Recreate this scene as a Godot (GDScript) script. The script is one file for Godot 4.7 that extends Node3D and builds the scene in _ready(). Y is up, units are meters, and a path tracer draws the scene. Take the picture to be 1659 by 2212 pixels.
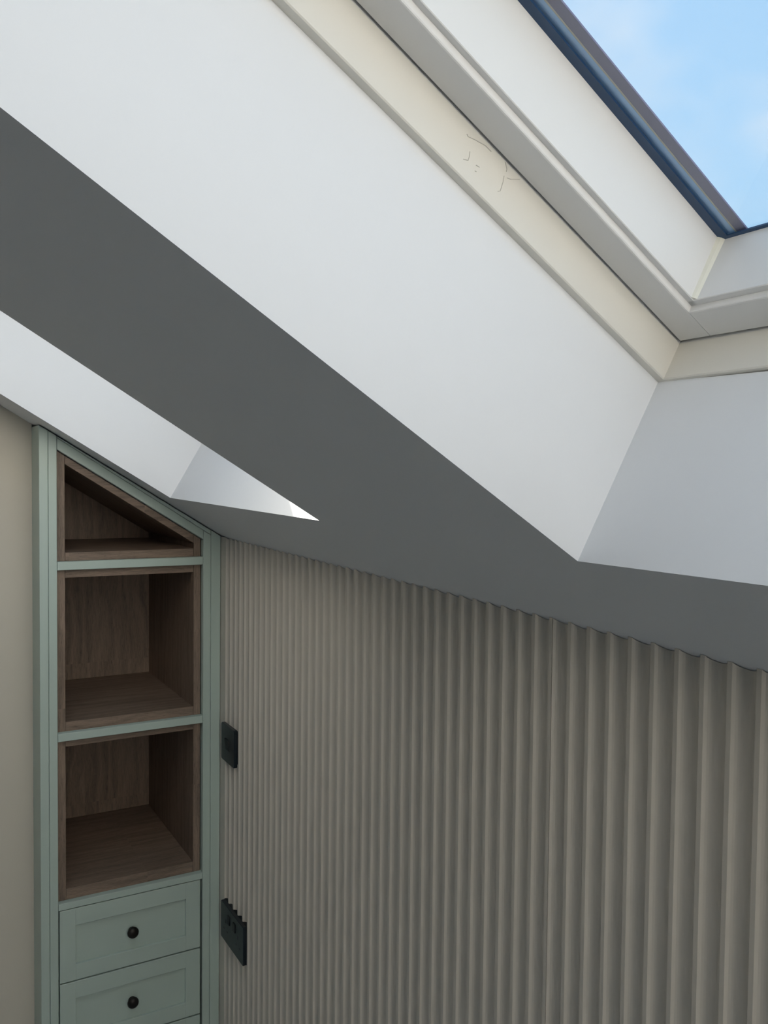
extends Node3D
# Loft room corner: sloped ceiling with two roof windows, a built-in cupboard in the
# eaves corner and a fluted knee wall. Axes: x = 0 is the knee wall, z = 0 the cupboard front.

const ROOF_K := 1.3665      # ceiling height at the knee wall
const ROOF_S := 0.6116      # pitch of the ceiling
const ROOF_Z := -0.0183     # slight fall of the ceiling along the room
const RIDGE_X := -1.72
const OPEN_TOP := -1.15     # x of the upper end of the roof window openings

var M := {}
var grain := 1
var shift := Vector2.ZERO
var rng := RandomNumberGenerator.new()
var up_slope := Vector3.ZERO
var out_roof := Vector3.ZERO


func _ready() -> void:
	rng.seed = 7
	# ---- camera
	var cam := Camera3D.new()
	cam.name = "camera"
	cam.transform = Transform3D(Basis(Vector3(0.86896, 0.01072, 0.49477), Vector3(0.00945, 0.99922, -0.03825), Vector3(-0.4948, 0.03791, 0.86818)), Vector3(-0.6458, 1.5001, 1.886))
	cam.fov = 61.80
	cam.near = 0.02
	add_child(cam)
	cam.current = true
	# ---- sky, sun, exposure
	var env := Environment.new()
	env.background_mode = Environment.BG_SKY
	var sky := Sky.new()
	var pano := PanoramaSkyMaterial.new()
	pano.panorama = ImageTexture.create_from_image(sky_image())
	sky.sky_material = pano
	env.sky = sky
	env.background_energy_multiplier = 1.0
	env.tonemap_mode = Environment.TONE_MAPPER_LINEAR
	env.tonemap_exposure = 1.0
	env.sdfgi_enabled = true
	env.ssao_enabled = true
	env.ssil_enabled = true
	var we := WorldEnvironment.new()
	we.name = "world_environment"
	we.environment = env
	add_child(we)
	var sun := DirectionalLight3D.new()
	sun.name = "sun"
	sun.light_color = Color(1.0, 0.975, 0.93)
	sun.light_energy = 8.2
	sun.light_angular_distance = 0.53
	sun.shadow_enabled = true
	var travel := Vector3(-0.095, -1.114, 1.8)
	add_child(sun)
	sun.look_at_from_position(Vector3(0, 3, 0), Vector3(0, 3, 0) + travel, Vector3.UP)
	# ---- scene
	var th := atan(ROOF_S)
	up_slope = Vector3(-cos(th), sin(th), 0)
	out_roof = Vector3(sin(0.5248), cos(0.5248), 0)
	materials()
	build_shell()
	build_fluted_wall()
	build_window("window_1", Vector3(-0.1495, ceil_y(-0.1495, 1.3444), 1.3444), 0.72, "near roof window with white sash and blue sky behind its pane")
	build_window("window_2", Vector3(-0.1521, ceil_y(-0.1521, 0.1234), 0.1234), 0.72, "far roof window above the cupboard, its frame hidden by the ceiling")
	build_window("window_3", Vector3(-0.16, ceil_y(-0.16, 2.42), 2.42), 1.5, "wide roof window behind the viewer")
	build_cabinet()
	build_switch()
	build_socket()


# ------------------------------------------------------------------ materials
func sky_image() -> Image:
	var w := 1024
	var h := 512
	var im := Image.create(w, h, false, Image.FORMAT_RGBF)
	var n1 := FastNoiseLite.new()
	n1.seed = 11
	n1.frequency = 2.1
	n1.fractal_octaves = 5
	n1.fractal_gain = 0.5
	for y in h:
		var el := (0.5 - (y + 0.5) / h) * PI
		for x in w:
			var a := (float(x) / w - 0.25) * TAU
			var d := Vector3(cos(a) * cos(el), sin(el), sin(a) * cos(el))
			var up := maxf(d.y, 0.0)
			var t := pow(1.0 - up, 1.5)
			var c := Color(0.33, 0.61, 0.98).lerp(Color(0.50, 0.80, 1.04), t)
			var q := Vector3(d.x, d.y * 1.6, d.z)
			var f := n1.get_noise_3d(q.x * 1.3 + 3.0, q.y * 1.3, q.z * 1.3) * 0.5 + 0.5
			var k := smoothstep(0.42, 0.78, f) * 0.75
			c = c.lerp(Color(0.86, 0.93, 1.0), k)
			if d.y < 0.0:
				c = Color(0.5, 0.5, 0.48)
			im.set_pixel(x, y, c)
	return im


func mat(c: Color, rough := 0.6) -> StandardMaterial3D:
	var m := StandardMaterial3D.new()
	m.albedo_color = c.linear_to_srgb()
	m.roughness = rough
	return m


func wood_image() -> Image:
	var n := FastNoiseLite.new()
	n.seed = 5
	n.frequency = 1.0
	n.fractal_octaves = 4
	var f := FastNoiseLite.new()
	f.seed = 9
	f.frequency = 1.0
	f.fractal_octaves = 3
	var im := Image.create(512, 512, false, Image.FORMAT_RGB8)
	for y in 512:
		for x in 512:
			# x runs along the grain (0.6 m), y across it (0.3 m)
			var u := x / 512.0 * 0.6
			var v := y / 512.0 * 0.3
			var wob := n.get_noise_2d(u * 3.0, v * 9.0) * 0.02
			var broad := n.get_noise_2d(u * 2.0 + 40.0, (v + wob) * 45.0)
			var fine := f.get_noise_2d(u * 22.0, (v + wob * 0.3) * 620.0)
			var pore := f.get_noise_2d(u * 40.0 + 90.0, v * 900.0 + 50.0)
			var k := 1.0 + broad * 0.40 + fine * 0.36
			if pore > 0.30:
				k -= (pore - 0.30) * 1.1
			im.set_pixel(x, y, Color(0.222 * k, 0.160 * k, 0.118 * k).linear_to_srgb())
	return im


func bump(seed_value: int, freq: float, strength: float, size := 512) -> ImageTexture:
	var n := FastNoiseLite.new()
	n.seed = seed_value
	n.frequency = freq
	n.fractal_octaves = 4
	var im := n.get_seamless_image(size, size)
	im.convert(Image.FORMAT_RGB8)
	im.bump_map_to_normal_map(strength)
	return ImageTexture.create_from_image(im)


func materials() -> void:
	M.plaster = mat(Color(0.745, 0.755, 0.765), 0.75)
	M.plaster.normal_enabled = true
	M.plaster.normal_texture = bump(3, 0.03, 1.2)
	M.plaster.normal_scale = 0.12
	M.plaster.uv1_triplanar = true
	M.plaster.uv1_world_triplanar = true
	M.plaster.uv1_scale = Vector3(2.2, 2.2, 2.2)
	M.wall = mat(Color(0.63, 0.585, 0.50), 0.8)
	M.flute = mat(Color(0.63, 0.585, 0.51), 0.55)
	M.sage = mat(Color(0.47, 0.565, 0.51), 0.45)
	M.frame = mat(Color(0.73, 0.725, 0.71), 0.4)
	M.cream = mat(Color(0.71, 0.685, 0.62), 0.45)
	M.pencil = mat(Color(0.55, 0.53, 0.48), 0.7)
	M.caulk = mat(Color(0.74, 0.73, 0.64), 0.6)
	M.wood = StandardMaterial3D.new()
	M.wood.albedo_texture = ImageTexture.create_from_image(wood_image())
	M.wood.roughness = 0.55
	M.dark = mat(Color(0.03, 0.03, 0.03), 0.7)
	M.black = mat(Color(0.010, 0.016, 0.022), 0.35)
	M.black_deep = mat(Color(0.004, 0.006, 0.008), 0.5)
	M.bronze = mat(Color(0.018, 0.014, 0.012), 0.38)
	M.bronze.metallic = 0.5
	M.gasket = mat(Color(0.016, 0.055, 0.13), 0.35)
	M.spacer = mat(Color(0.27, 0.50, 0.80), 0.4)
	M.sealant = mat(Color(0.45, 0.44, 0.38), 0.6)
	M.cladding = mat(Color(0.125, 0.125, 0.225), 0.5)
	M.slate = mat(Color(0.08, 0.085, 0.095), 0.7)
	M.carpet = mat(Color(0.56, 0.59, 0.62), 0.95)
	M.dim_wall = mat(Color(0.40, 0.42, 0.44), 0.8)
	M.white_wall = mat(Color(0.78, 0.79, 0.79), 0.8)
	var g := StandardMaterial3D.new()
	g.albedo_color = Color(0.92, 0.97, 1.0, 0.02)
	g.transparency = BaseMaterial3D.TRANSPARENCY_ALPHA
	g.roughness = 0.02
	M.glass = g


# ------------------------------------------------------------------ mesh helpers
func start() -> SurfaceTool:
	var st := SurfaceTool.new()
	st.begin(Mesh.PRIMITIVE_TRIANGLES)
	st.set_smooth_group(-1)
	return st


func tri(st: SurfaceTool, a: Vector3, b: Vector3, c: Vector3, inside: Vector3) -> void:
	var n := (b - a).cross(c - a)
	if n.length() < 1e-12:
		return
	var pts := [a, b, c]
	if n.dot((a + b + c) / 3.0 - inside) > 0.0:
		pts = [a, c, b]
	var ax := n.abs().max_axis_index()
	for p in pts:
		var uv := Vector2.ZERO
		if ax == grain:
			uv = Vector2(p[(grain + 1) % 3], p[(grain + 2) % 3])
		else:
			uv = Vector2(p[grain], p[3 - grain - ax])
		st.set_uv(Vector2(uv.x / 0.6, uv.y / 0.3) + shift)
		st.add_vertex(p)


func quad(st: SurfaceTool, a: Vector3, b: Vector3, c: Vector3, d: Vector3, inside: Vector3) -> void:
	tri(st, a, b, c, inside)
	tri(st, a, c, d, inside)


# a four-cornered, slightly twisted face divided finely enough to shade evenly
func patch(st: SurfaceTool, a: Vector3, b: Vector3, c: Vector3, d: Vector3, inside: Vector3, nu := 12, nv := 4) -> void:
	for i in nu:
		for j in nv:
			var q := []
			for k in [[0, 0], [1, 0], [1, 1], [0, 1]]:
				var u: float = float(i + k[0]) / nu
				var v: float = float(j + k[1]) / nv
				q.append(a.lerp(b, u).lerp(d.lerp(c, u), v))
			quad(st, q[0], q[1], q[2], q[3], inside)


# a box with its twelve edges chamfered
func box(st: SurfaceTool, lo: Vector3, hi: Vector3, ch := 0.0008) -> void:
	var o := (lo + hi) * 0.5
	var s := (hi - lo) * 0.5
	var e := minf(ch, minf(s.x, minf(s.y, s.z)) * 0.8)
	for ax in 3:
		var b := (ax + 1) % 3
		var c := (ax + 2) % 3
		for sg in [-1.0, 1.0]:
			var q := []
			for k in [[-1, -1], [1, -1], [1, 1], [-1, 1]]:
				var p := Vector3.ZERO
				p[ax] = sg * s[ax]
				p[b] = k[0] * (s[b] - e)
				p[c] = k[1] * (s[c] - e)
				q.append(o + p)
			quad(st, q[0], q[1], q[2], q[3], o)
		for k in [[-1, -1], [1, -1], [1, 1], [-1, 1]]:
			var p1 := Vector3.ZERO
			var p2 := Vector3.ZERO
			p1[b] = k[0] * s[b]
			p1[c] = k[1] * (s[c] - e)
			p2[b] = k[0] * (s[b] - e)
			p2[c] = k[1] * s[c]
			var l := Vector3.ZERO
			l[ax] = s[ax] - e
			quad(st, o + p1 - l, o + p1 + l, o + p2 + l, o + p2 - l, o)
	for i in [-1, 1]:
		for j in [-1, 1]:
			for k in [-1, 1]:
				var g := Vector3(i, j, k)
				tri(st, o + g * Vector3(s.x, s.y - e, s.z - e), o + g * Vector3(s.x - e, s.y, s.z - e), o + g * Vector3(s.x - e, s.y - e, s.z), o)


# a convex outline in x, y pushed from z0 to z1 with a small chamfer at the front edge
func prism(st: SurfaceTool, poly: Array, z0: float, z1: float, ch := 0.0008) -> void:
	var mid := Vector2.ZERO
	for p in poly:
		mid += p / poly.size()
	var o := Vector3(mid.x, mid.y, (z0 + z1) * 0.5)
	var small := []
	var n := poly.size()
	for i in n:
		var p: Vector2 = poly[i]
		var a: Vector2 = (poly[(i + n - 1) % n] - p).normalized()
		var b: Vector2 = (poly[(i + 1) % n] - p).normalized()
		var sn := absf(a.cross(b))
		small.append(p + (a + b) * ch / maxf(sn, 0.2))
	for i in n:
		var j := (i + 1) % n
		var p: Vector2 = poly[i]
		var q: Vector2 = poly[j]
		var ps: Vector2 = small[i]
		var qs: Vector2 = small[j]
		quad(st, Vector3(p.x, p.y, z0), Vector3(q.x, q.y, z0), Vector3(q.x, q.y, z1 - ch), Vector3(p.x, p.y, z1 - ch), o)
		quad(st, Vector3(p.x, p.y, z1 - ch), Vector3(q.x, q.y, z1 - ch), Vector3(qs.x, qs.y, z1), Vector3(ps.x, ps.y, z1), o)
		tri(st, Vector3(mid.x, mid.y, z0), Vector3(p.x, p.y, z0), Vector3(q.x, q.y, z0), o)
		tri(st, Vector3(mid.x, mid.y, z1), Vector3(ps.x, ps.y, z1), Vector3(qs.x, qs.y, z1), o)


func lathe(st: SurfaceTool, base: Vector3, axis: Vector3, prof: Array, seg := 24) -> void:
	var u := axis.cross(Vector3.UP if absf(axis.y) < 0.9 else Vector3.RIGHT).normalized()
	var v := axis.cross(u).normalized()
	for i in prof.size() - 1:
		var p: Vector2 = prof[i]
		var q: Vector2 = prof[i + 1]
		for k in seg:
			var a := TAU * k / seg
			var b := TAU * (k + 1) / seg
			var ra := u * cos(a) + v * sin(a)
			var rb := u * cos(b) + v * sin(b)
			var o := base + axis * ((p.x + q.x) * 0.5 - (q.y - p.y) * 0.0)
			var inside := o - axis * signf(p.y - q.y) * 0.002
			quad(st, base + axis * p.x + ra * p.y, base + axis * p.x + rb * p.y, base + axis * q.x + rb * q.y, base + axis * q.x + ra * q.y, inside)


func obj(called: String, st: SurfaceTool, m: Material, parent: Node = self, smooth := false) -> MeshInstance3D:
	if smooth:
		st.index()
	st.generate_normals()
	var o := MeshInstance3D.new()
	o.name = called
	o.mesh = st.commit()
	o.material_override = m
	parent.add_child(o, true)
	return o


func thing(called: String, label: String, category: String, at := Vector3.ZERO, group := "") -> Node3D:
	var o := Node3D.new()
	o.name = called
	o.position = at
	add_child(o, true)
	o.set_meta("label", label)
	o.set_meta("category", category)
	if group:
		o.set_meta("group", group)
	return o


func struct(o: Node, label: String, category: String) -> void:
	o.set_meta("kind", "structure")
	o.set_meta("label", label)
	o.set_meta("category", category)


func new_shift() -> void:
	shift = Vector2(rng.randf(), rng.randf())


func ceil_y(x: float, z: float) -> float:
	return ROOF_K - ROOF_S * x + ROOF_Z * z + (0.0045 if z < -0.05 else 0.0)


# ------------------------------------------------------------------ the room
func roof_lines() -> Array:
	# each line across the slope: z at the lower end, x of the opening's lower edge, drift of z towards the ridge
	return [[-0.62, -0.1521, 0.0], [-0.107, -0.1521, 0.0], [0.1234, -0.1521, -0.0261], [0.8431, -0.1517, -0.0126], [1.3444, -0.1495, 0.0336], [2.0644, -0.175, 0.0336], [2.42, -0.16, 0.0], [3.92, -0.16, 0.0], [4.3, -0.16, 0.0]]


func roof_point(line: Array, x: float) -> Vector3:
	var z: float = line[0] + line[2] * maxf(0.0, (line[1] - x) / (line[1] + 1.2))
	return Vector3(x, ceil_y(x, z), z)


func build_shell() -> void:
	var lines := roof_lines()
	var ceil_grid := []
	for l in lines:
		var row := []
		for x in [0.12, l[1], OPEN_TOP, RIDGE_X]:
			row.append(roof_point(l, x))
		ceil_grid.append(row)
	var lift := out_roof * 0.31
	var st := start()
	var roof := start()
	for i in lines.size() - 1:
		for j in 3:
			if j == 1 and (i == 2 or i == 4 or i == 6):
				continue
			var a: Vector3 = ceil_grid[i][j]
			var b: Vector3 = ceil_grid[i + 1][j]
			var c: Vector3 = ceil_grid[i + 1][j + 1]
			var d: Vector3 = ceil_grid[i][j + 1]
			quad(st, a, b, c, d, (a + c) * 0.5 + out_roof)
			quad(roof, a + lift, b + lift, c + lift, d + lift, (a + c) * 0.5)
	# flat part of the ceiling up to the opposite slope
	var cy := ceil_y(RIDGE_X, 1.5)
	box(st, Vector3(-3.7, cy - 0.002, -0.6), Vector3(RIDGE_X, cy + 0.35, 4.3), 0.0)
	var ceiling := obj("ceiling", st, M.plaster)
	struct(ceiling, "white plaster sloping ceiling between and below the two roof windows", "ceiling")
	obj("roof_covering", roof, M.slate, ceiling)
	# plaster reveals round the two openings
	for w in [2, 4, 6]:
		var lo: Array = ceil_grid[w]
		var hi: Array = ceil_grid[w + 1]
		var z0: float = lines[w][0]
		var z1: float = lines[w + 1][0]
		var mid: Vector3 = (lo[1] + hi[2]) * 0.5
		var far_in := mid * 2.0
		var top := func(p: Vector3, z: float) -> Vector3:
			var q := p + out_roof * 0.18
			q.z = z + (p.z - z) * 0.3
			return q
		var base_a: Vector3 = lo[1]
		var base_b: Vector3 = hi[1]
		base_b = Vector3(base_a.x, ceil_y(base_a.x, z1), z1)
		var corner_a: Vector3 = lo[1]
		var corner_b: Vector3 = hi[1]
		var ta: Vector3 = top.call(corner_a, z0)
		var tb: Vector3 = top.call(base_b, z1)
		var tc: Vector3 = top.call(hi[2], z1)
		var td: Vector3 = top.call(lo[2], z0)
		for f in [[corner_a, corner_b, tb, ta], [corner_a, lo[2], td, ta], [corner_b, hi[2], tc, tb], [lo[2], hi[2], tc, td]]:
			var s2 := start()
			s2.set_smooth_group(0)
			var m2: Vector3 = (f[0] + f[2]) * 0.5
			patch(s2, f[0], f[1], f[2], f[3], m2 + (m2 - mid))
			obj("reveal_face", s2, M.plaster, ceiling, true)
	# walls, floor
	st = start()
	prism(st, [Vector2(-3.7, -0.02), Vector2(-0.3906, -0.02), Vector2(-0.3906, ceil_y(-0.3906, -0.2) + 0.05), Vector2(RIDGE_X, ceil_y(RIDGE_X, -0.2) + 0.05), Vector2(-3.7, ceil_y(RIDGE_X, -0.2) + 0.05)], -0.45, -0.107, 0.0)
	prism(st, [Vector2(-0.3906, -0.02), Vector2(0.2, -0.02), Vector2(0.2, ceil_y(0.2, -0.2) + 0.05), Vector2(-0.3906, ceil_y(-0.3906, -0.2) + 0.05)], -0.75, -0.45, 0.0)
	struct(obj("wall_far", st, M.wall), "warm beige painted gable wall left of the green cupboard", "wall")
	st = start()
	box(st, Vector3(-3.9, -0.02, -0.6), Vector3(-3.6, 2.9, 4.4), 0.0)
	struct(obj("wall_left", st, M.dim_wall), "grey painted wall on the far left side of the room", "wall")
	st = start()
	box(st, Vector3(-3.9, -0.02, 4.2), Vector3(0.4, 2.9, 4.5), 0.0)
	struct(obj("wall_back", st, M.white_wall), "white painted wall behind the viewer", "wall")
	st = start()
	box(st, Vector3(-3.9, -0.2, -0.75), Vector3(0.4, 0.0, 4.5), 0.0)
	struct(obj("floor", st, M.carpet), "plain carpeted floor of the loft room", "floor")


func build_fluted_wall() -> void:
	# the wall behind the boards
	var st := start()
	box(st, Vector3(0.026, -0.02, -0.75), Vector3(0.35, ROOF_K + 0.1, 4.4), 0.0)
	var wall := obj("wall_right", st, M.flute)
	struct(wall, "low knee wall clad in beige vertically fluted boards", "wall")
	# one flute: a hollow 24.8 mm wide with a flat land 5.2 mm wide at its end
	var prof := [Vector2(0, 0)]
	var half := 0.0124
	var sag := 0.0088
	var rad := (half * half + sag * sag) / (2.0 * sag)
	for i in range(1, 14):
		var zz := half * 2.0 * i / 14.0
		var dz := zz - half
		prof.append(Vector2(sqrt(rad * rad - dz * dz) - (rad - sag), zz))
	prof.append(Vector2(0, half * 2.0))
	prof.append(Vector2(0, 0.03))
	var mesh_for := func(p: Array) -> ArrayMesh:
		var s := start()
		var n := p.size()
		var back := 0.0205
		for i in n - 1:
			var a: Vector2 = p[i]
			var b: Vector2 = p[i + 1]
			var ya := ROOF_K - ROOF_S * a.x
			var yb := ROOF_K - ROOF_S * b.x
			var inside := Vector3(back, 0.7, (a.y + b.y) * 0.5)
			quad(s, Vector3(a.x, 0.0, a.y), Vector3(b.x, 0.0, b.y), Vector3(b.x, yb, b.y), Vector3(a.x, ya, a.y), inside)
			var yk := ROOF_K - ROOF_S * back
			quad(s, Vector3(a.x, ya, a.y), Vector3(b.x, yb, b.y), Vector3(back, yk, b.y), Vector3(back, yk, a.y), Vector3(back, 0.0, a.y))
		var ye := ROOF_K - ROOF_S * 0.0205
		for e in [0, n - 1]:
			var a: Vector2 = p[e]
			quad(s, Vector3(a.x, 0.0, a.y), Vector3(back, 0.0, a.y), Vector3(back, ye, a.y), Vector3(a.x, ROOF_K - ROOF_S * a.x, a.y), Vector3(0.01, 0.7, 0.015))
		s.generate_normals()
		return s.commit()
	var whole: ArrayMesh = mesh_for.call(prof)
	var left_piece := []
	var right_piece := []
	var cut := 0.0187
	for p in prof:
		if p.y < cut - 0.0002:
			left_piece.append(p)
		elif p.y > cut + 0.0015:
			right_piece.append(p)
	var depth_at := sqrt(rad * rad - pow(cut - half, 2.0)) - (rad - sag)
	left_piece.append(Vector2(depth_at, cut))
	right_piece.insert(0, Vector2(depth_at, cut + 0.0012))
	var left_mesh: ArrayMesh = mesh_for.call(left_piece)
	var right_mesh: ArrayMesh = mesh_for.call(right_piece)
	var land: ArrayMesh = mesh_for.call([Vector2(0, -0.021), Vector2(0, 0.03)])
	# boards: the first joint shows in the flute that starts at number 36
	var z0 := 0.0316
	var bounds := [[0.0, z0 + 36.0 * 0.03 + cut], [z0 + 36.0 * 0.03 + cut + 0.0012, z0 + 77.0 * 0.03 + cut], [z0 + 77.0 * 0.03 + cut + 0.0012, 4.2]]
	for b in 3:
		var s := start()
		box(s, Vector3(0.0205, 0.0, bounds[b][0]), Vector3(0.0260, ROOF_K - 0.016 + ROOF_Z * bounds[b][1], bounds[b][1]), 0.0)
		var panel := obj("fluted_board", s, M.flute, wall)
		var items := []
		if b == 0:
			items = [[land, -1]]
			for i in range(0, 36):
				items.append([whole, i])
			items.append([left_mesh, 36])
		elif b == 1:
			items = [[right_mesh, 36]]
			for i in range(37, 77):
				items.append([whole, i])
			items.append([left_mesh, 77])
		else:
			items = [[right_mesh, 77]]
			for i in range(78, 138):
				items.append([whole, i])
		for it in items:
			var m := MeshInstance3D.new()
			m.name = "flute"
			m.mesh = it[0]
			m.material_override = M.flute
			var z: float = z0 + 0.03 * it[1] + (0.0012 if it[1] > 36 else 0.0)
			m.position = Vector3(0, ROOF_Z * z - 0.001, z)
			panel.add_child(m, true)


# ------------------------------------------------------------------ roof windows
func build_window(called: String, corner: Vector3, width: float, label: String) -> void:
	var root := Node3D.new()
	root.name = called
	root.position = corner
	add_child(root, true)
	struct(root, label, "roof window")
	var length := 1.172
	# local axes: u up the slope, n out of the roof, w along the room; the frame sits a touch askew
	var at := func(u: float, n: float, w: float) -> Vector3:
		return up_slope * u + out_roof * n + Vector3(0, 0, w + 0.0105 * u)
	var u0 := -0.0055
	var rect := [u0, length, 0.0, width]
	# prism along a side: outline of (inset, n) points, mitred at both ends when asked
	var side := func(st: SurfaceTool, which: int, poly: Array, mitre: bool, trim: float) -> void:
		var n := poly.size()
		var ends := [[], []]
		for p in poly:
			var m: float = p.x if mitre else trim
			match which:
				0:
					ends[0].append(at.call(rect[0] + m, p.y, rect[2] + p.x))
					ends[1].append(at.call(rect[1] - m, p.y, rect[2] + p.x))
				1:
					ends[0].append(at.call(rect[0] + m, p.y, rect[3] - p.x))
					ends[1].append(at.call(rect[1] - m, p.y, rect[3] - p.x))
				2:
					ends[0].append(at.call(rect[0] + p.x, p.y, rect[2] + m))
					ends[1].append(at.call(rect[0] + p.x, p.y, rect[3] - m))
				3:
					ends[0].append(at.call(rect[1] - p.x, p.y, rect[2] + m))
					ends[1].append(at.call(rect[1] - p.x, p.y, rect[3] - m))
		# outlines run round the profile; the sides need the outside of a possibly stepped outline
		var pv := PackedVector2Array()
		for p in poly:
			pv.append(p)
		var ccw := not Geometry2D.is_polygon_clockwise(pv)
		for i in n:
			var j := (i + 1) % n
			var d: Vector2 = poly[j] - poly[i]
			var outn := Vector2(d.y, -d.x).normalized() * (1.0 if ccw else -1.0)
			var mp: Vector2 = (poly[i] + poly[j]) * 0.5 - outn * 0.001
			var inside: Vector3
			match which:
				0: inside = at.call(length * 0.5, mp.y, rect[2] + mp.x)
				1: inside = at.call(length * 0.5, mp.y, rect[3] - mp.x)
				2: inside = at.call(rect[0] + mp.x, mp.y, width * 0.5)
				3: inside = at.call(rect[1] - mp.x, mp.y, width * 0.5)
			quad(st, ends[0][i], ends[0][j], ends[1][j], ends[1][i], inside)
		var idx := Geometry2D.triangulate_polygon(pv)
		for e in 2:
			for k in range(0, idx.size(), 3):
				tri(st, ends[e][idx[k]], ends[e][idx[k + 1]], ends[e][idx[k + 2]], ends[1 - e][idx[k]])
	var V := func(a: Array) -> Array:
		var o := []
		for p in a:
			o.append(Vector2(p[0], p[1]))
		return o
	# outer frame lining
	var liner: Array = V.call([[-0.034, 0.1795], [0.0078, 0.1795], [0.0088, 0.1805], [0.0092, 0.2166], [-0.034, 0.2166]])
	for k in 4:
		var st := start()
		side.call(st, k, liner, true, 0.0)
		obj("frame_lining", st, M.cream, root)
	# casing outside the lining
	for k in 4:
		var st := start()
		side.call(st, k, V.call([[-0.034, 0.2172], [0.0085, 0.2172], [0.0085, 0.33], [-0.034, 0.33]]), true, 0.0)
		obj("outer_casing", st, M.frame, root)
	# sash: stiles run through, rails butt between them
	var sash: Array = V.call([[0.0118, 0.2174], [0.0418, 0.2174], [0.0430, 0.2178], [0.0436, 0.2187], [0.0437, 0.2236], [0.0492, 0.2236], [0.0498, 0.2242], [0.0498, 0.2852], [0.0118, 0.2852]])
	for k in 4:
		var st := start()
		side.call(st, k, sash, false, 0.0118 if k < 2 else 0.0438)
		obj("sash_stile" if k < 2 else "sash_rail", st, M.frame, root)
	# corner sealant beads in the sash
	for k in 4:
		var st := start()
		var cu: float = rect[0] + 0.0497 if k % 2 == 0 else rect[1] - 0.0497
		var cw: float = rect[2] + 0.0497 if k < 2 else rect[3] - 0.0497
		var su := 1.0 if k % 2 == 0 else -1.0
		var sw := 1.0 if k < 2 else -1.0
		var e := [[], []]
		for h in 2:
			var n := 0.2242 if h == 0 else 0.2864
			var r := 0.0030 if h == 0 else 0.0042
			e[h] = [at.call(cu, n, cw), at.call(cu + su * r * 1.2, n, cw), at.call(cu + su * r * 0.7, n, cw + sw * r * 0.7), at.call(cu, n, cw + sw * r * 1.2)]
		var mid: Vector3 = (e[0][0] + e[1][2]) * 0.5
		for i in 4:
			var j := (i + 1) % 4
			quad(st, e[0][i], e[0][j], e[1][j], e[1][i], mid)
		quad(st, e[0][0], e[0][1], e[0][2], e[0][3], mid)
		quad(st, e[1][0], e[1][1], e[1][2], e[1][3], mid)
		obj("corner_bead", st, M.caulk, root)
	# faint pencil scratches and a chip on the lining of the near window
	if called == "window_1":
		var strokes := [
			[[0.2720, 0.2089], [0.2704, 0.2080], [0.2640, 0.2106], [0.2547, 0.2135], [0.2483, 0.2136]],
			[[0.2633, 0.2001], [0.2616, 0.1961], [0.2612, 0.1937], [0.2649, 0.1915]],
			[[0.2343, 0.2164], [0.2302, 0.2128], [0.2296, 0.2109]],
			[[0.2295, 0.2068], [0.2278, 0.2019], [0.2264, 0.1950], [0.2281, 0.1932]],
			[[0.2265, 0.2075], [0.2235, 0.2089], [0.2165, 0.2150]],
			[[0.2539, 0.1957], [0.2507, 0.1965]],
			[[0.2525, 0.1914], [0.2511, 0.1920]]]
		for sk in strokes:
			var st := start()
			for i in sk.size() - 1:
				var a := Vector2(sk[i][0], sk[i][1])
				var b := Vector2(sk[i + 1][0], sk[i + 1][1])
				var across := (b - a).orthogonal().normalized() * 0.00022
				var c := []
				for lift in [0.0086, 0.0093]:
					for q in [a + across, b + across, b - across, a - across]:
						c.append(at.call(q.x, q.y, lift + 0.0004 * clampf((q.y - 0.1805) / 0.0361, 0.0, 1.0)))
				var mid: Vector3 = (c[0] + c[6]) * 0.5
				quad(st, c[4], c[5], c[6], c[7], mid)
				for k in 4:
					quad(st, c[k], c[(k + 1) % 4], c[4 + (k + 1) % 4], c[4 + k], mid)
			obj("pencil_scratch", st, M.pencil, root)
	# flat rings round the pane: [name, material, insets from..to for stiles, for rails, n from..to]
	var rings := [
		["gasket", M.gasket, 0.0490, 0.0582, 0.0490, 0.0528, 0.2850, 0.2866],
		["spacer_bar", M.spacer, 0.0480, 0.0640, 0.0480, 0.0490, 0.2884, 0.2898],
		["sealant_line", M.sealant, 0.0641, 0.0656, 0.0490, 0.0494, 0.2884, 0.2898],
		["glass_border", M.cladding, 0.0657, 0.0750, 0.0494, 0.0503, 0.2884, 0.2898],
		["cladding", M.cladding, 0.0086, 0.0340, 0.0086, 0.0140, 0.2855, 0.3250],
	]
	for r in rings:
		var st := start()
		var pts := []
		for n in [r[6], r[7]]:
			for which in [0, 1]:
				var iw: float = r[2 + which]
				var iu: float = r[4 + which]
				pts.append([at.call(rect[0] + iu, n, rect[2] + iw), at.call(rect[0] + iu, n, rect[3] - iw), at.call(rect[1] - iu, n, rect[3] - iw), at.call(rect[1] - iu, n, rect[2] + iw)])
		for i in 4:
			var j := (i + 1) % 4
			var mid: Vector3 = (pts[0][i] + pts[0][j] + pts[1][i] + pts[1][j] + pts[2][i] + pts[2][j] + pts[3][i] + pts[3][j]) / 8.0
			quad(st, pts[0][i], pts[0][j], pts[1][j], pts[1][i], mid)
			quad(st, pts[2][i], pts[2][j], pts[3][j], pts[3][i], mid)
			quad(st, pts[0][i], pts[0][j], pts[2][j], pts[2][i], mid)
			quad(st, pts[1][i], pts[1][j], pts[3][j], pts[3][i], mid)
		obj(r[0], st, r[1], root)
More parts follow.
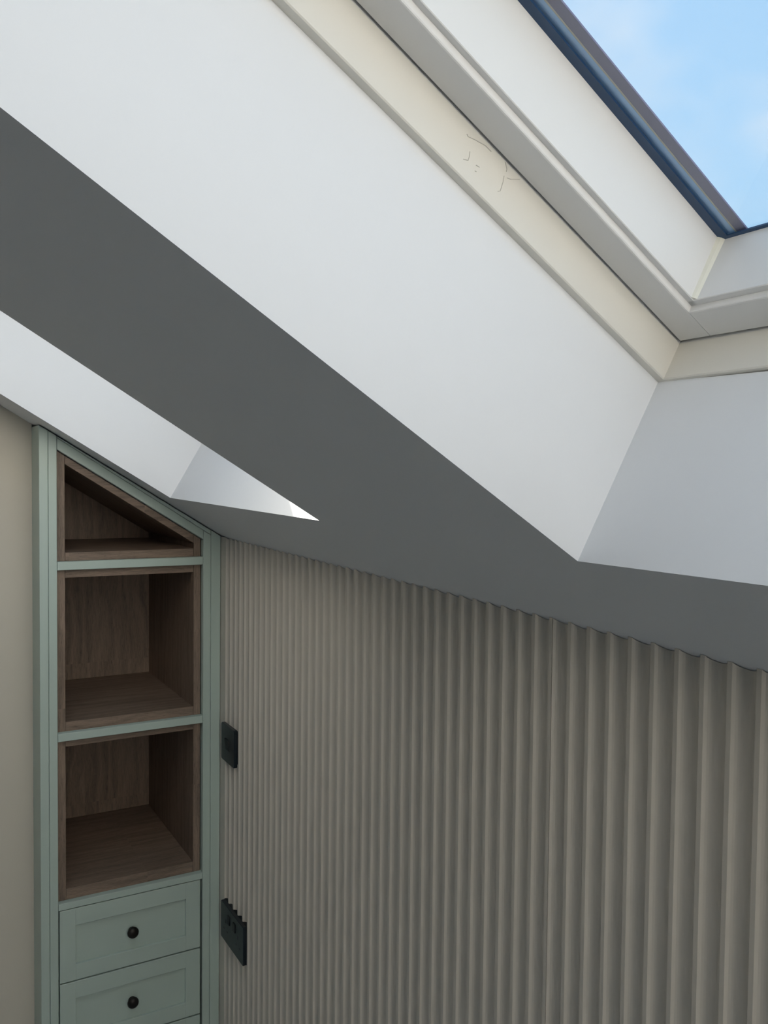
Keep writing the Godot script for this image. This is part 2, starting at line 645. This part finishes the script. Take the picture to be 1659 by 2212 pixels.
	# the pane
	for n in [0.2870]:
		var st := start()
		var g := []
		for nn in [n, n + 0.001]:
			g.append([at.call(rect[0] + 0.045, nn, rect[2] + 0.045), at.call(rect[0] + 0.045, nn, rect[3] - 0.045), at.call(rect[1] - 0.045, nn, rect[3] - 0.045), at.call(rect[1] - 0.045, nn, rect[2] + 0.045)])
		var mid: Vector3 = (g[0][0] + g[1][2]) * 0.5
		quad(st, g[0][0], g[0][1], g[0][2], g[0][3], mid)
		quad(st, g[1][0], g[1][1], g[1][2], g[1][3], mid)
		for i in 4:
			var j := (i + 1) % 4
			quad(st, g[0][i], g[0][j], g[1][j], g[1][i], mid)
		obj("pane", st, M.glass, root)


# ------------------------------------------------------------------ cupboard
func build_cabinet() -> void:
	var at := Vector3(-0.196, 0.0, 0.0)
	var root := thing("alcove_cupboard", "sage green built-in cupboard with oak lined shelves fitted under the sloping ceiling", "cupboard", at)
	var P := func(x: float, y: float) -> Vector2:
		return Vector2(x - at.x, y)
	var rail_low := func(x: float) -> float:      # lower edge of the sloping rail
		return 1.3591 - 0.6238 * (x + 0.0404)
	var rail_top := func(x: float) -> float:      # joint between sloping rail and scribe
		return 1.3690 - 0.6330 * (x + 0.0232)
	var ceil_at := func(x: float) -> float:
		return ROOF_K - ROOF_S * x - 0.0006
	grain = 1
	var flat := func(called: String, poly: Array, z0: float, z1: float, m: Material, parent: Node) -> MeshInstance3D:
		var st := start()
		new_shift()
		prism(st, poly, z0, z1)
		return obj(called, st, m, parent)
	# left end panel and the two uprights
	flat.call("end_panel", [P.call(-0.3906, 0), P.call(-0.37325, 0), P.call(-0.37325, ceil_at.call(-0.37325)), P.call(-0.3906, ceil_at.call(-0.3906))], -0.44, 0.0, M.sage, root)
	flat.call("stile", [P.call(-0.37265, 0), P.call(-0.3559, 0), P.call(-0.3559, ceil_at.call(-0.3559)), P.call(-0.37265, ceil_at.call(-0.37265))], -0.018, 0.0, M.sage, root)
	flat.call("stile", [P.call(-0.0417, 0), P.call(-0.02435, 0), P.call(-0.02435, rail_top.call(-0.02435) - 0.0004), P.call(-0.0417, rail_top.call(-0.0417) - 0.0004)], -0.018, 0.0, M.sage, root)
	flat.call("scribe_strip", [P.call(-0.02375, 0), P.call(-0.0012, 0), P.call(-0.0012, ceil_at.call(-0.0012)), P.call(-0.02375, ceil_at.call(-0.02375))], -0.018, 0.0, M.sage, root)
	flat.call("sloping_rail", [P.call(-0.3553, rail_low.call(-0.3553)), P.call(-0.0421, rail_low.call(-0.0421)), P.call(-0.0421, rail_top.call(-0.0421)), P.call(-0.3553, rail_top.call(-0.3553))], -0.018, 0.0, M.sage, root)
	flat.call("sloping_scribe", [P.call(-0.3553, rail_top.call(-0.3553) + 0.0007), P.call(-0.0243, rail_top.call(-0.0243) + 0.0007), P.call(-0.0243, ceil_at.call(-0.0243)), P.call(-0.3553, ceil_at.call(-0.3553))], -0.018, -0.0012, M.sage, root)
	for r in [[1.3026, 1.3204], [0.9392, 0.9564], [0.5764, 0.5907]]:
		flat.call("rail", [P.call(-0.3554, r[0]), P.call(-0.0422, r[0]), P.call(-0.0422, r[1]), P.call(-0.3554, r[1])], -0.018, 0.0, M.sage, root)
	flat.call("plinth", [P.call(-0.3554, 0), P.call(-0.0422, 0), P.call(-0.0422, 0.098), P.call(-0.3554, 0.098)], -0.03, -0.012, M.sage, root)
	# dark carcass behind the frame
	var st := start()
	box(st, Vector3(-0.0235 - at.x, 0, -0.44), Vector3(-0.0035 - at.x, 1.36, -0.0185), 0.0)
	obj("side_panel", st, M.sage, root)
	st = start()
	box(st, Vector3(-0.372 - at.x, 0, -0.448), Vector3(-0.004 - at.x, 1.36, -0.441), 0.0)
	obj("back_panel", st, M.dark, root)
	# oak linings: two square cubbies and the sloped one
	var zf := -0.0145
	var zb := -0.412
	for c in [[0.5907, 0.6146, 0.9232, 0.9392], [0.9564, 0.9762, 1.2848, 1.3026]]:
		var cub := Node3D.new()
		cub.name = "cubby"
		root.add_child(cub, true)
		var parts := [
			["side_board", Vector3(-0.3556, c[0], zb), Vector3(-0.3379, c[3], zf), 1],
			["side_board", Vector3(-0.0598, c[0], zb), Vector3(-0.0437, c[3], zf), 1],
			["shelf_board", Vector3(-0.3376, c[0], zb), Vector3(-0.0601, c[1], zf - 0.0003), 0],
			["top_board", Vector3(-0.3376, c[2], zb), Vector3(-0.0601, c[3] - 0.0006, zf - 0.0003), 0],
			["back_board", Vector3(-0.3556, c[0], zb - 0.012), Vector3(-0.0437, c[3], zb), 1]]
		for p in parts:
			grain = p[3]
			new_shift()
			st = start()
			box(st, p[1] - at, p[2] - at, 0.0004)
			obj(p[0], st, M.wood, cub)
	var cub := Node3D.new()
	cub.name = "cubby"
	root.add_child(cub, true)
	var wl := func(x: float) -> float:            # lower face of the sloping oak board
		return 1.3500 - 0.6270 * (x + 0.0582)
	var wt := func(x: float) -> float:
		return rail_low.call(x) - 0.0012
	grain = 1
	flat.call("side_board", [P.call(-0.3556, 1.3204), P.call(-0.3379, 1.3204), P.call(-0.3379, wt.call(-0.3379)), P.call(-0.3556, wt.call(-0.3556))], zb, zf, M.wood, cub)
	flat.call("side_board", [P.call(-0.0598, 1.3204), P.call(-0.0437, 1.3204), P.call(-0.0437, wt.call(-0.0437)), P.call(-0.0598, wt.call(-0.0598))], zb, zf, M.wood, cub)
	grain = 0
	flat.call("shelf_board", [P.call(-0.3376, 1.3204), P.call(-0.0601, 1.3204), P.call(-0.0601, 1.3386), P.call(-0.3376, 1.3386)], zb, zf - 0.0003, M.wood, cub)
	flat.call("sloping_board", [P.call(-0.3376, wl.call(-0.3376)), P.call(-0.0601, wl.call(-0.0601)), P.call(-0.0601, wt.call(-0.0601)), P.call(-0.3376, wt.call(-0.3376))], zb, zf - 0.0003, M.wood, cub)
	grain = 1
	flat.call("back_board", [P.call(-0.3556, 1.3204), P.call(-0.0437, 1.3204), P.call(-0.0437, wt.call(-0.0437)), P.call(-0.3556, wt.call(-0.3556))], zb - 0.012, zb, M.wood, cub)
	# drawers
	for d in [[0.4172, 0.5744], [0.2602, 0.4142], [0.1010, 0.2572]]:
		st = start()
		var x0 := -0.3534 - at.x
		var x1 := -0.0466 - at.x
		var y0: float = d[0]
		var y1: float = d[1]
		var px0 := -0.3202 - at.x
		var px1 := -0.0808 - at.x
		var py0 := y0 + 0.0345
		var py1 := y1 - 0.0375
		box(st, Vector3(x0, y0, -0.02), Vector3(px0, y1, -0.0008), 0.001)
		box(st, Vector3(px1, y0, -0.02), Vector3(x1, y1, -0.0008), 0.001)
		box(st, Vector3(px0 - 0.0012, y0, -0.02), Vector3(px1 + 0.0012, py0, -0.0008), 0.001)
		box(st, Vector3(px0 - 0.0012, py1, -0.02), Vector3(px1 + 0.0012, y1, -0.0008), 0.001)
		var dr := obj("drawer", st, M.sage, root)
		st = start()
		box(st, Vector3(px0 - 0.004, py0 - 0.004, -0.017), Vector3(px1 + 0.004, py1 + 0.004, -0.0075), 0.0)
		obj("drawer_panel", st, M.sage, dr)
		st = start()
		st.set_smooth_group(0)
		lathe(st, Vector3(-0.2005 - at.x, (py0 + py1) * 0.5 - 0.0018, -0.0075), Vector3(0, 0, 1), [Vector2(0, 0.0), Vector2(0, 0.0085), Vector2(0.0012, 0.0085), Vector2(0.0024, 0.0066), Vector2(0.0052, 0.0066), Vector2(0.0068, 0.0095), Vector2(0.0090, 0.0120), Vector2(0.0120, 0.0125), Vector2(0.0150, 0.0116), Vector2(0.0175, 0.0092), Vector2(0.0190, 0.0058), Vector2(0.0196, 0.0)])
		obj("knob", st, M.bronze, dr, true)
		st = start()
		box(st, Vector3(x0 + 0.006, y0 + 0.012, -0.40), Vector3(x1 - 0.006, y1 - 0.02, -0.0202), 0.0)
		obj("drawer_box", st, M.dark, dr)


# ------------------------------------------------------------------ fittings on the fluted wall
func rounded(st: SurfaceTool, x0: float, x1: float, y0: float, y1: float, z0: float, z1: float, r: float, ch: float) -> void:
	# a plate lying on the knee wall: front at x0 (towards the room), rounded corners
	var ring := func(x: float, inset: float) -> Array:
		var o := []
		for q in 4:
			var cz := (z1 - r) if q == 0 or q == 3 else (z0 + r)
			var cy := (y1 - r) if q < 2 else (y0 + r)
			for k in 7:
				var a := PI * 0.5 * (q + k / 6.0)
				o.append(Vector3(x, cy + sin(a) * (r - inset), cz + cos(a) * (r - inset)))
		return o
	var rings := [ring.call(x1, 0.0), ring.call(x0 + ch, 0.0), ring.call(x0, ch)]
	var o := Vector3((x0 + x1) * 0.5, (y0 + y1) * 0.5, (z0 + z1) * 0.5)
	for k in 2:
		var a: Array = rings[k]
		var b: Array = rings[k + 1]
		for i in a.size():
			var j := (i + 1) % a.size()
			quad(st, a[i], a[j], b[j], b[i], o)
	for k in [0, 2]:
		var a: Array = rings[k]
		var mid := Vector3(a[0].x, o.y, o.z)
		for i in a.size():
			tri(st, mid, a[i], a[(i + 1) % a.size()], o)


func build_switch() -> void:
	var at := Vector3(0, 0.9030, 0.0705)
	var t := thing("light_switch", "small square black light switch plate high on the fluted wall", "light switch", at)
	var st := start()
	rounded(st, -0.008, -0.0002, -0.042, 0.042, -0.0425, 0.0425, 0.005, 0.001)
	obj("plate", st, M.black, t)
	st = start()
	rounded(st, -0.0002, 0.0085, -0.036, 0.036, -0.037, 0.037, 0.003, 0.001)
	obj("back_box", st, M.black_deep, t)
	# a rocker pressed in at the bottom
	st = start()
	var c := [Vector3(-0.0079, -0.013, -0.0125), Vector3(-0.0079, -0.013, 0.0125), Vector3(-0.0079, 0.013, 0.0125), Vector3(-0.0079, 0.013, -0.0125)]
	var f := [Vector3(-0.0083, -0.0122, -0.0118), Vector3(-0.0083, -0.0122, 0.0118), Vector3(-0.0112, 0.0122, 0.0118), Vector3(-0.0112, 0.0122, -0.0118)]
	for i in 4:
		var j := (i + 1) % 4
		quad(st, c[i], c[j], f[j], f[i], Vector3(-0.0085, 0, 0))
	quad(st, f[0], f[1], f[2], f[3], Vector3(0, 0, 0))
	obj("rocker", st, M.black_deep, t)


func build_socket() -> void:
	var at := Vector3(0, 0.4915, 0.1030)
	var t := thing("double_socket", "black double power socket low on the fluted wall beside the drawers", "socket", at)
	var st := start()
	rounded(st, -0.008, -0.0002, -0.0425, 0.0425, -0.0725, 0.0725, 0.004, 0.001)
	obj("plate", st, M.black, t)
	st = start()
	rounded(st, -0.0002, 0.0086, -0.0425, 0.0435, -0.0725, 0.0725, 0.003, 0.0005)
	obj("back_box", st, M.black_deep, t)
	for s in [-1.0, 1.0]:
		st = start()
		rounded(st, -0.0105, -0.0080, 0.008, 0.028, s * 0.030 - 0.0075 - s * 0.012, s * 0.030 + 0.0075 - s * 0.012, 0.002, 0.0008)
		obj("rocker", st, M.black_deep, t)
		for h in [[0.006, 0.0, 0.0022, 0.0042], [-0.014, -0.011, 0.0034, 0.0018], [-0.014, 0.011, 0.0034, 0.0018]]:
			st = start()
			var cz: float = s * 0.040 + h[1]
			box(st, Vector3(-0.0083, h[0] - h[3], cz - h[2]), Vector3(-0.0079, h[0] + h[3], cz + h[2]), 0.0)
			obj("pin_hole", st, M.black_deep, t)
